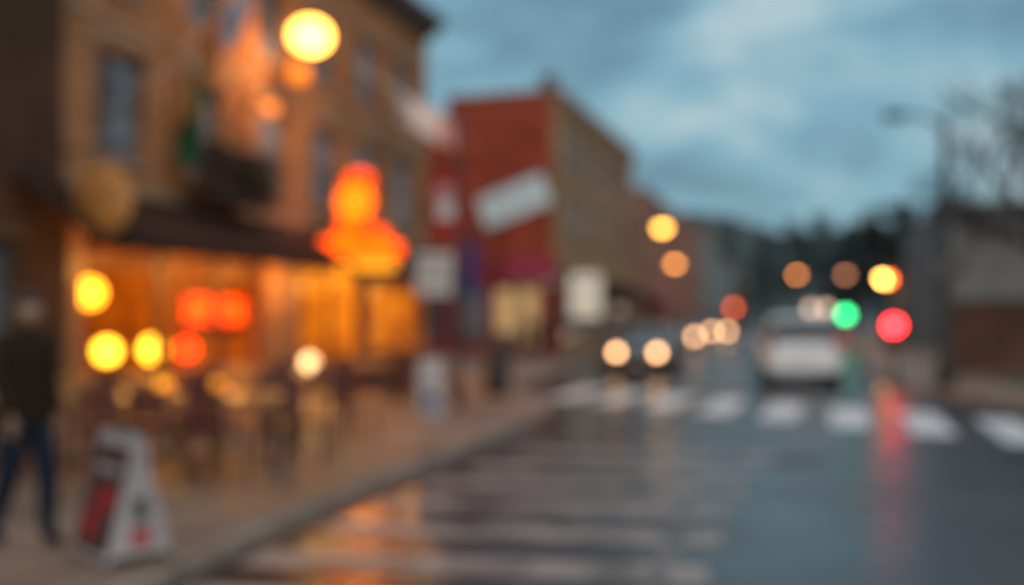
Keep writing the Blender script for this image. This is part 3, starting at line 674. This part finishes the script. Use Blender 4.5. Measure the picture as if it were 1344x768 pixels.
# ---------------------------------------------------------------- vehicles
def vehicle(name,loc,heading,kind,paint,head=None,tail=None,hr=.12):
    o=empty(name,(loc[0],loc[1],.006),heading)
    if kind=='suv':
        w=.96
        S=[(-2.30,.62,.60,.80,.42,.86),(-2.27,1.02,1.0,.86,.36,.93),(-2.20,1.12,1.08,.88,.32,.95),(-1.95,1.62,1.12,.74,.28,.96),(-1.75,1.70,1.12,.74,.28,.96),(-1.0,1.75,1.10,.75,.26,.96),(-.95,1.75,1.10,.75,.26,.96),(.05,1.74,1.07,.75,.26,.96),(.1,1.74,1.07,.75,.26,.96),(.55,1.66,1.06,.72,.26,.96),(1.20,1.12,1.06,.80,.26,.96),(1.35,1.08,1.04,.82,.27,.95),(2.0,1.0,.95,.80,.3,.92),(2.25,.85,.8,.74,.34,.84),(2.32,.6,.57,.68,.4,.76)]
        glass_pairs=[(2,3),(9,10)]; side=[(4,5),(6,7),(8,9)]
    else:
        w=.9
        S=[(-2.35,.6,.57,.74,.4,.78),(-2.30,.95,.9,.76,.34,.84),(-1.75,1.02,.97,.76,.28,.89),(-1.6,1.04,.98,.76,.27,.9),(-.95,1.40,.98,.62,.26,.9),(-.8,1.43,.97,.62,.26,.9),(-.3,1.46,.96,.62,.25,.9),(-.25,1.46,.96,.62,.25,.9),(.25,1.44,.95,.62,.25,.9),(.4,1.40,.95,.60,.25,.9),(1.10,1.0,.94,.72,.25,.9),(1.25,.96,.92,.73,.26,.89),(1.95,.88,.84,.72,.28,.86),(2.25,.74,.7,.66,.32,.78),(2.33,.55,.52,.6,.38,.7)]
        glass_pairs=[(3,4),(9,10)]; side=[(4,5),(5,6),(7,8),(8,9)]
    R=[];V=[];F=[];fm=[]
    for (x,zt,bt,rh,lo,wd) in S:
        half=[(0,lo-.02),(wd*.85,lo-.02),(wd*.97,lo+.08),(wd,(lo+bt)/2),(wd*.975,bt-.02),(wd*.95,bt),(rh+.03,max(bt,zt-.07)),(rh*.86,zt-.01),(rh*.5,zt+.01),(0,zt+.015)]
        full=half+[(-a,b) for a,b in half[-2:0:-1]]
        R.append(len(V)); V+=[(x,a,b) for a,b in full]
    m=len(full)
    for i in range(len(S)-1):
        for k in range(m):
            k2=(k+1)%m; F.append((R[i]+k,R[i]+k2,R[i+1]+k2,R[i+1]+k))
            kk=min(k,m-1-k); g=0
            if (i,i+1) in glass_pairs and kk in (6,7,8): g=1
            if ((i,i+1) in side) and kk==5: g=1
            if kk in (0,1): g=2
            fm.append(g)
    F.append(tuple(R[0]+k for k in range(m))[::-1]); fm.append(0); F.append(tuple(R[-1]+k for k in range(m))); fm.append(0)
    b=addmesh('body',V,F,parent=o,mats=[paint,M['carglass'],M['plastic']],fm=fm,smooth=True); recalc(b)
    wr=.36 if kind=='suv' else .33; wy=w-.10
    for x in (-1.4,1.42):
        for s in (-1,1):
            lathe('wheel',[(.001,-.10),(wr*.62,-.10),(wr*.66,-.12),(wr*.92,-.12),(wr,-.08),(wr,.08),(wr*.92,.12),(wr*.66,.12),(wr*.62,.09),(.001,.09)],M['tyre'],o,(x,s*wy,wr),rot=(math.pi/2,0,0),seg=28)
            lathe('rim',[(.001,0),(wr*.3,.01),(wr*.6,.0),(wr*.62,-.02)],M['rim'],o,(x,s*(wy+.115),wr),rot=(-s*math.pi/2,0,0))
            lathe('arch',[(wr+.02,0),(wr+.08,0),(wr+.08,-.02),(wr+.02,-.02)],M['plastic'],o,(x,s*(w-.0),wr+.02),rot=(-s*math.pi/2,0,0))
    xe=S[-1][0]; xr=S[0][0]
    bevel(box('front_bumper',xe-.12,xe+.05,-w*.74,w*.74,.3,.5,M['plastic'],o),.03); bevel(box('rear_bumper',xr-.07,xr+.12,-w*.86,w*.86,.36,.58,M['plastic'] if kind!='suv' else paint,o),.03)
    box('grille',xe-.02,xe+.035,-.38,.38,.54,.7,M['plastic'],o,.01); box('front_plate',xe+.052,xe+.06,-.16,.16,.36,.47,M['white'],o)
    box('rear_plate',xr-.05,xr-.035,-.2,.2,.72,.86,M['white'],o)
    for s in (-1,1):
        box('mirror',.78,.92,s*(w+.02)-.02+(.0 if s>0 else -.12),s*(w+.02)+.02+(.12 if s>0 else 0),1.0,1.14,paint,o,.03)
        hm=head or M['chrome']; z=.68 if kind!='suv' else .8
        lathe('headlight',[(.001,.05),(hr*.7,.04),(hr,0),(hr,-.12)],hm,o,(xe-.02,s*.6,z),rot=(0,math.pi/2,0))
        tz=.85 if kind!='suv' else 1.0
        box('taillight',xr-.045,xr+.08,s*w*.84-.07,s*w*.84+.07,tz-.1,tz+.12,tail or M['tail'],o,.02)
    for s in (-1,1): box('door_seam',-.05,-.035,s*w-.004,s*w+.004,.35,.95,M['plastic'],o)
    return o
def carpaint(n,c):
    m=pmat(n,c,.3,metal=.0,var=.05,bump=0); b=m.node_tree.nodes['Principled BSDF']; b.inputs['Coat Weight'].default_value=.7; b.inputs['Coat Roughness'].default_value=.08; return m
M['tail']=pmat('tail_lens',(.35,.04,.04),.2,var=.05,bump=0)
A=math.atan2(1,.28); Bk=A+math.pi
tl=emat('taillight_dim',(1,.10,.05),.5,(.3,.02,.02))
vehicle('suv',(7.62,26.6),A+.06,'suv',carpaint('paint_silver_white',(.88,.89,.92)),tail=M['tail'])
vehicle('car',(4.3,31.6),Bk,'car',carpaint('paint_slate',(.07,.10,.13)),head=emat('headlight_warm',(1,.50,.22),13),hr=.11)
vehicle('car',(10.5,59.4),Bk,'car',carpaint('paint_grey',(.12,.13,.14)),head=emat('headlight_warm_far',(1,.52,.25),11),hr=.18)
vehicle('car',(17.7,84.2),Bk,'car',carpaint('paint_black',(.03,.03,.035)),head=emat('headlight_warm_far2',(1,.52,.25),13),hr=.22)
vehicle('car',(13.4,43),A,'car',carpaint('paint_teal',(.04,.09,.10)),tail=emat('taillight_on',(1,.08,.03),1.5,(.3,.02,.02)))
vehicle('car',(18.4,58.5),A,'suv',carpaint('paint_dark',(.05,.06,.07)),tail=tl)
tr=empty('box_truck',(30.2,98,.006),Bk)
box('cargo_box',-5.2,-.6,-1.15,1.15,.9,3.3,M['white'],tr,.04); box('cab',-.55,1.2,-1.0,1.0,.55,2.2,carpaint('paint_cab',(.5,.5,.5)),tr,.15); box('hood',1.15,2.1,-.9,.9,.55,1.3,carpaint('paint_cab2',(.5,.5,.5)),tr,.12)
box('windscreen',1.17,1.215,-.85,.85,1.4,2.05,M['carglass'],tr,.01); box('chassis',-5.1,1.9,-.9,.9,.45,.54,M['plastic'],tr)
for x in (-3.8,1.2):
    for s in (-1,1): lathe('wheel',[(.001,-.13),(.4,-.13),(.45,-.1),(.45,.1),(.4,.13),(.001,.13)],M['tyre'],tr,(x,s*.9,.45),rot=(math.pi/2,0,0))
hl=emat('truck_lamp',(1,.66,.45),4.0)
for s in (-1,1): lathe('marker_lamp',[(.001,.05),(.24,.03),(.3,0),(.3,-.1)],hl,tr,(-.55+.02,s*.75,2.75),rot=(0,math.pi/2,0)); lathe('headlight',[(.001,.04),(.16,0),(.16,-.1)],hl,tr,(2.1,s*.65,.95),rot=(0,math.pi/2,0))

# ---------------------------------------------------------------- street furniture
def aframe(name,loc,rz,h,w,d,panel,art,side):
    o=empty(name,(loc[0],loc[1],.126),rz)
    V=[(-w/2,-d/2,.03),(w/2,-d/2,.03),(w/2,-.02,h),(-w/2,-.02,h),(-w/2,-d/2+.03,.03),(w/2,-d/2+.03,.03),(w/2,.0,h-.03),(-w/2,.0,h-.03)]
    f=[(0,1,2,3),(7,6,5,4),(0,3,7,4),(1,5,6,2),(3,2,6,7),(0,4,5,1)]
    a=addmesh('front_panel',V,f,side,o); recalc(a)
    V2=[(x,-y,z) for x,y,z in V]; a=addmesh('back_panel',V2,f,side,o); recalc(a)
    sl=math.atan2(d/2-.02,h-.03)
    box('poster',-w/2+.03,w/2-.03,-.003,.0,.0,h*.84,panel,o,rot=(-sl,0,0),loc=(0,-d/2+.006,.07))
    for i,(x0,x1,z0,z1,m_) in enumerate(art): box('poster_art',x0*w,x1*w,-.013,-.0095,z0*h,z1*h,m_,o,rot=(-sl,0,0),loc=(0,-d/2+.012,.07))
    for s in (-1,1):
        x=s*(w/2-.012)
        T=[(x-.008,-d/2+.04,.06),(x-.008,d/2-.04,.06),(x-.008,0,h-.08),(x+.008,-d/2+.04,.06),(x+.008,d/2-.04,.06),(x+.008,0,h-.08)]
        a=addmesh('side_web',T,[(0,1,2),(5,4,3),(0,3,4,1),(1,4,5,2),(2,5,3,0)],side,o); recalc(a)
        box('side_mark',x+s*.010-.002,x+s*.010+.002,-.06,.07,.12,.22,Rc,o)
        box('side_print',x+s*.010-.002,x+s*.010+.002,-.05,.05,.26,.42,M['galv'],o)
    for x in (-w/2+.04,w/2-.04):
        for y in (-d/2+.02,d/2-.02): box('foot',x-.03,x+.03,y-.02,y+.02,0,.029,M['plastic'],o)
    box('handle',-.08,.08,-.02,.02,h+.002,h+.04,M['plastic'],o,.01)
    return o
wsign=pmat('sign_plastic_white',(.50,.44,.43),.5,var=.15)
dp=pmat('poster_dark',(.11,.05,.045),.5); aframe('a_frame_sign',(-2.52,6.42),math.radians(-46),.80,.58,.42,dp,[(-.3,.0,.1,.3,Rc),(-.1,.3,.32,.5,Rc),(-.3,.3,.62,.68,wsign)],wsign)
aframe('a_frame_sign',(-1.27,15.5),math.radians(12),.92,.38,.42,wsign,[(-.3,.3,.1,.35,Bc),(-.3,.2,.5,.56,M['darktrim'])],wsign)

def table(name,loc,rz,L,W,mat):
    o=empty(name,(loc[0],loc[1],.126),rz)
    pl=[];n=5
    for i in range(n): pl.append((-L/2,L/2,-W/2+W*i/n+.004,-W/2+W*(i+1)/n-.004,.72,.75))
    boxes('table_top',pl,mat,o,.004); boxes('apron',[(-L/2+.06,L/2-.06,-W/2+.06,-W/2+.08,.64,.718),(-L/2+.06,L/2-.06,W/2-.08,W/2-.06,.64,.718)],mat,o)
    boxes('legs',[(sx*(L/2-.1)-.03,sx*(L/2-.1)+.03,sy*(W/2-.09)-.03,sy*(W/2-.09)+.03,0,.718) for sx in (-1,1) for sy in (-1,1)],M['darkwood'],o,.005)
    return o
def chair(name,loc,rz,mat):
    o=empty(name,(loc[0],loc[1],.126),rz)
    bevel(box('seat',-.22,.22,-.22,.22,.43,.475,mat,o),.012)
    for sx in (-1,1):
        tube('front_leg',[(sx*.18,-.18,.43),(sx*.2,-.2,0)],[.024,.018],M['darkwood'],o,8)
        tube('back_leg',[(sx*.2,.24,0),(sx*.18,.19,.45),(sx*.18,.24,.9)],[.018,.024,.02],M['darkwood'],o,8)
    boxes('back_slats',[(-.17,.17,.215,.235,.74,.88),(-.17,.17,.205,.225,.60,.71),(-.17,.17,.2,.22,.5,.57)],mat,o,.005)
    boxes('stretchers',[(-.18,.18,-.2,-.18,.2,.23),(-.18,.18,.2,.22,.2,.23)],M['darkwood'],o)
    return o
chm=pmat('chair_dark_red',(.12,.022,.016),.5)
TR=math.radians(12)
tabm=pmat('table_wood',(.55,.27,.09),.3,scale=6)
for x,y,l in ((-3.35,10.3,1.9),(-3.75,14.6,1.5),(-2.75,18.9,1.3),(-5.3,13.4,1.4),(-5.0,10.6,1.6),(-4.9,16.6,1.3)): table('cafe_table',(x,y),TR,l,.85,tabm)
for x,y,r in ((-3.9,9.55,185),(-3.35,9.5,170),(-2.85,9.65,165),(-2.1,10.5,80),(-3.6,11.3,10),(-2.7,11.4,15),(-3.2,13.8,190),(-2.65,14.7,85),(-3.5,15.5,5),(-4.5,14.5,265),(-2.0,18.2,170),(-2.4,19.8,10),(-1.85,19.2,80),(-5.0,12.6,180),(-4.7,9.8,180),(-5.4,9.8,190),(-4.1,13.7,180),(-3.0,18.1,180),(-1.5,21.0,90),(-2.0,12.6,60)):
    chair('cafe_chair',(x,y),math.radians(r),chm)
def lantern(name,loc,mat,r=.1):
    o=empty(name,loc); lathe('base',[(.001,0),(r*.8,0),(r*.8,.03),(.001,.03)],M['metal'],o); globe('glow_globe',r,mat,o,(0,0,.03+r)); 
    lathe('cap',[(r*.5,2*r+.03),(.02,2*r+.08),(.001,2*r+.08)],M['metal'],o)
    for k in range(4):
        a=k*math.pi/2+.5; tube('rib',[(math.cos(a)*r*1.05,math.sin(a)*r*1.05,.0),(math.cos(a)*r*1.05,math.sin(a)*r*1.05,2*r+.03)],.006,M['metal'],o,5)
    return o
lantern('table_lantern',(-3.0,14.75,.88),emat('lantern_white',(1,.56,.24),5.5),.11)
lantern('table_lantern',(-3.6,10.3,.88),emat('candle_warm',(1,.33,.02),2.6),.07)
lantern('table_lantern',(-3.05,10.35,.88),emat('candle_warm_2',(1,.33,.02),1.6),.07)
pb=empty('planter_box',(-2.75,22.4,.126),RZ)
boxes('box',[(-1.5,1.5,-.2,.2,.0,.5)],M['darkwood'],pb,.02)
foliage('shrub',[(-1,0,.6,.5,.25,.25),(0,0,.62,.55,.25,.28),(1,0,.6,.5,.25,.25)],220,.06,M['basket'],pb,3)
lb=empty('litter_bin',(-.3,20.3,.126)); lathe('drum',[(.001,0),(.24,0),(.27,.05),(.28,.85),(.25,.87),(.001,.87)],M['metal'],lb); lathe('lid',[(.3,.88),(.28,.95),(.12,1.03),(.001,1.04)],M['metal'],lb)

# ---------------------------------------------------------------- people
def skinobj(name,verts,edges,radii,mat,parent,sub=2):
    me=bpy.data.meshes.new(name); me.from_pydata(verts,edges,[]); o=bpy.data.objects.new(name,me); COL.objects.link(o); o.parent=parent
    me.materials.append(mat); o.modifiers.new('Skin','SKIN')
    d=me.skin_vertices[0].data
    for i,r in enumerate(radii): d[i].radius=r if hasattr(r,'__len__') else (r,r)
    d[0].use_root=True
    o.modifiers['Skin'].use_smooth_shade=True
    s=o.modifiers.new('Sub','SUBSURF'); s.levels=sub; s.render_levels=sub
    return o
def clothing(name,jacket,jeans):
    m,N,L,b=newmat(name); tc=N.new('ShaderNodeTexCoord'); sp=N.new('ShaderNodeSeparateXYZ'); L.new(tc.outputs['Object'],sp.inputs[0])
    cr=N.new('ShaderNodeValToRGB'); cr.color_ramp.interpolation='CONSTANT'; e=cr.color_ramp.elements
    e[0].position=0; e[0].color=(.02,.015,.012,1); e[1].position=.055; e[1].color=(*jeans,1)
    x=e.new(.46); x.color=(*jacket,1)
    mr=N.new('ShaderNodeMath'); mr.operation='DIVIDE'; mr.inputs[1].default_value=1.9; L.new(sp.outputs['Z'],mr.inputs[0]); L.new(mr.outputs[0],cr.inputs['Fac'])
    L.new(cr.outputs['Color'],b.inputs['Base Color']); b.inputs['Roughness'].default_value=.9; b.inputs['Specular IOR Level'].default_value=.1; return m
def person(name,loc,rz,jacket,jeans,scale=1.0,stride=.16):
    o=empty(name,(loc[0],loc[1],.124),rz); o.scale=(scale,)*3
    s=stride
    v=[(0,0,.98),(0,0,1.12),(0,-.01,1.28),(0,0,1.42),(0,-.01,1.50),(0,-.015,1.55),
       (.17,0,1.43),(.235,.03+s*.2,1.16),(.25,-.06+s*.1,.93),
       (-.17,0,1.43),(-.235,.0-s*.3,1.16),(-.24,-.14-s*.2,.95),
       (.095,0,.90),(.10,-s*.7,.50),(.10,-s*.6,.10),(.11,-s*.6-.15,.045),
       (-.095,0,.90),(-.10,s*.25,.50),(-.10,s*1.3,.13),(-.11,s*1.3-.13,.06)]
    e=[(0,1),(1,2),(2,3),(3,4),(4,5),(3,6),(6,7),(7,8),(3,9),(9,10),(10,11),(0,12),(12,13),(13,14),(14,15),(0,16),(16,17),(17,18),(18,19)]
    r=[(.165,.12),(.165,.12),(.185,.13),(.16,.11),(.062,.062),(.05,.05),(.085,.09),(.065,.068),(.048,.05),(.085,.09),(.065,.068),(.048,.05),
       (.10,.105),(.075,.08),(.055,.058),(.045,.037),(.10,.105),(.075,.08),(.055,.058),(.045,.037)]
    skinobj('body',v,e,r,clothing(name+'_clothes',jacket,jeans),o)
    n=14;seg=20;V=[];F=[]
    for i in range(n+1):
        t=math.pi*i/n; z=-math.cos(t)*.118; rr=math.sin(t)
        for k in range(seg):
            a=2*math.pi*k/seg; x=math.cos(a)*rr*.078; y=math.sin(a)*rr*.098
            if z<-.02: x*=1-.28*min(1,(-z-.02)/.1); y=y*(1-.15*min(1,(-z-.02)/.1))-(.012 if y<0 else -.0)
            V.append((x,y,z))
    for i in range(n):
        for k in range(seg): F.append((i*seg+k,i*seg+(k+1)%seg,(i+1)*seg+(k+1)%seg,(i+1)*seg+k))
    hd=empty('head',(0,-.03,1.665),0,o)
    addmesh('face',V,F,M['skin'],hd,smooth=True)
    hv=[(x*1.08,y*1.08+.006,z*1.06+.004) for x,y,z in V]; hf=[f for f in F if (sum(hv[i][2] for i in f)/4>.035) or (sum(hv[i][1] for i in f)/4>.012 and sum(hv[i][2] for i in f)/4>-.06)]
    h=addmesh('hair',hv,hf,M['hair'],hd,smooth=True); h.modifiers.new('s','SOLIDIFY').thickness=.012
    skinobj('nose',[(0,-.092,.02),(0,-.112,-.012),(0,-.100,-.022)],[(0,1),(1,2)],[.009,.014,.01],M['skin'],hd,1)
    for sx in (-1,1):
        globe('eye',.012,M['white'],hd,(sx*.031,-.086,.008)); globe('iris',.006,M['hair'],hd,(sx*.031,-.0965,.008))
        skinobj('ear',[(sx*.077,.0,.022),(sx*.086,.012,.012),(sx*.08,.004,-.022)],[(0,1),(1,2)],[.009,.012,.008],M['skin'],hd,1)
        box('brow',sx*.031-.014,sx*.031+.014,-.096,-.088,.026,.031,M['hair'],hd,.002)
    box('lips',-.022,.022,-.103,-.094,-.056,-.046,pmat('lips',(.4,.15,.13),.5),hd,.004)
    for sx,wv in ((1,v[8]),(-1,v[11])):
        hn=empty('hand',wv,0,o); hn.rotation_euler=(math.radians(12),0,0)
        skinobj('palm',[(0,0,.01),(0,-.005,-.04),(0,-.008,-.085)],[(0,1),(1,2)],[(.02,.026),(.018,.038),(.014,.04)],M['skin'],hn,1)
        for k,L in enumerate((.07,.08,.075,.058)):
            y=-.034+k*.022; 
            skinobj('finger',[(0,y,-.08),(-sx*.005,y-.002,-.085-L*.45),(-sx*.018,y-.003,-.085-L*.78),(-sx*.032,y-.003,-.085-L)],[(0,1),(1,2),(2,3)],[.0095,.009,.008,.007],M['skin'],hn,1)
        skinobj('thumb',[(0,-.03,-.03),(-sx*.012,-.052,-.055),(-sx*.018,-.058,-.09)],[(0,1),(1,2)],[.012,.010,.008],M['skin'],hn,1)
    return o
person('person',(-3.24,6.62),math.radians(65),(.035,.022,.014),(.018,.026,.045),.96,.16)
person('person',(1.25,41.0),math.radians(-20),(.03,.03,.035),(.03,.03,.04),.98,.1)
person('person',(.7,41.6),math.radians(30),(.06,.03,.03),(.03,.035,.05),.95,.08)

# ---------------------------------------------------------------- sky & sun
wd=bpy.data.worlds.new('World'); scene.world=wd; wd.use_nodes=True; N=wd.node_tree.nodes; L=wd.node_tree.links
bg=N['Background']; tc=N.new('ShaderNodeTexCoord')
sky=N.new('ShaderNodeTexSky'); sky.sky_type='NISHITA'; sky.sun_disc=False; sky.sun_elevation=math.radians(4); sky.sun_rotation=math.radians(200)
mp=N.new('ShaderNodeMapping'); mp.inputs['Scale'].default_value=(2.4,2.4,5.6); mp.inputs['Location'].default_value=(1.25,.3,.15); L.new(tc.outputs['Generated'],mp.inputs['Vector'])
nz=N.new('ShaderNodeTexNoise'); nz.inputs['Scale'].default_value=1.9; nz.inputs['Detail'].default_value=5; nz.inputs['Roughness'].default_value=.52; nz.inputs['Distortion'].default_value=.25
L.new(mp.outputs[0],nz.inputs['Vector'])
cr=N.new('ShaderNodeValToRGB'); e=cr.color_ramp.elements
e[0].position=.38; e[0].color=(.15,.29,.39,1); e[1].position=.62; e[1].color=(.45,.61,.68,1); x=e.new(.5); x.color=(.23,.44,.56,1)
L.new(nz.outputs['Fac'],cr.inputs['Fac'])
sm=N.new('ShaderNodeVectorMath'); sm.operation='SCALE'; sm.inputs['Scale'].default_value=.12; L.new(sky.outputs[0],sm.inputs[0])
mx=N.new('ShaderNodeMix'); mx.data_type='RGBA'; mx.inputs['Factor'].default_value=.9
L.new(sm.outputs[0],mx.inputs['A']); L.new(cr.outputs['Color'],mx.inputs['B'])
sp=N.new('ShaderNodeSeparateXYZ'); L.new(tc.outputs['Generated'],sp.inputs[0])
mr=N.new('ShaderNodeMapRange'); mr.inputs['From Min'].default_value=.3; mr.inputs['From Max'].default_value=.9; mr.inputs['To Min'].default_value=0; mr.inputs['To Max'].default_value=1
L.new(sp.outputs['Z'],mr.inputs['Value'])
m2=N.new('ShaderNodeMix'); m2.data_type='RGBA'; m2.inputs['B'].default_value=(.50,.52,.56,1); L.new(mx.outputs['Result'],m2.inputs['A']); L.new(mr.outputs[0],m2.inputs['Factor'])
L.new(m2.outputs['Result'],bg.inputs['Color']); bg.inputs['Strength'].default_value=1.0
sl=bpy.data.lights.new('sun','SUN'); sl.energy=.75; sl.angle=math.radians(35); sl.color=(1,.86,.72)
so=bpy.data.objects.new('sun',sl); COL.objects.link(so); so.rotation_euler=(math.radians(66),0,math.radians(20))

# ---------------------------------------------------------------- camera
cam=bpy.data.cameras.new('camera'); co=bpy.data.objects.new('camera',cam); COL.objects.link(co)
co.location=(0,0,1.65); co.rotation_euler=(math.radians(90),0,0)
cam.lens=35; cam.sensor_width=36; cam.shift_y=36/1344; cam.clip_end=2000; cam.clip_start=.05
cam.dof.use_dof=True; cam.dof.focus_distance=.93; cam.dof.aperture_fstop=1.4
scene.camera=co
scene.view_settings.view_transform='Standard'; scene.view_settings.look='None'; scene.view_settings.exposure=0
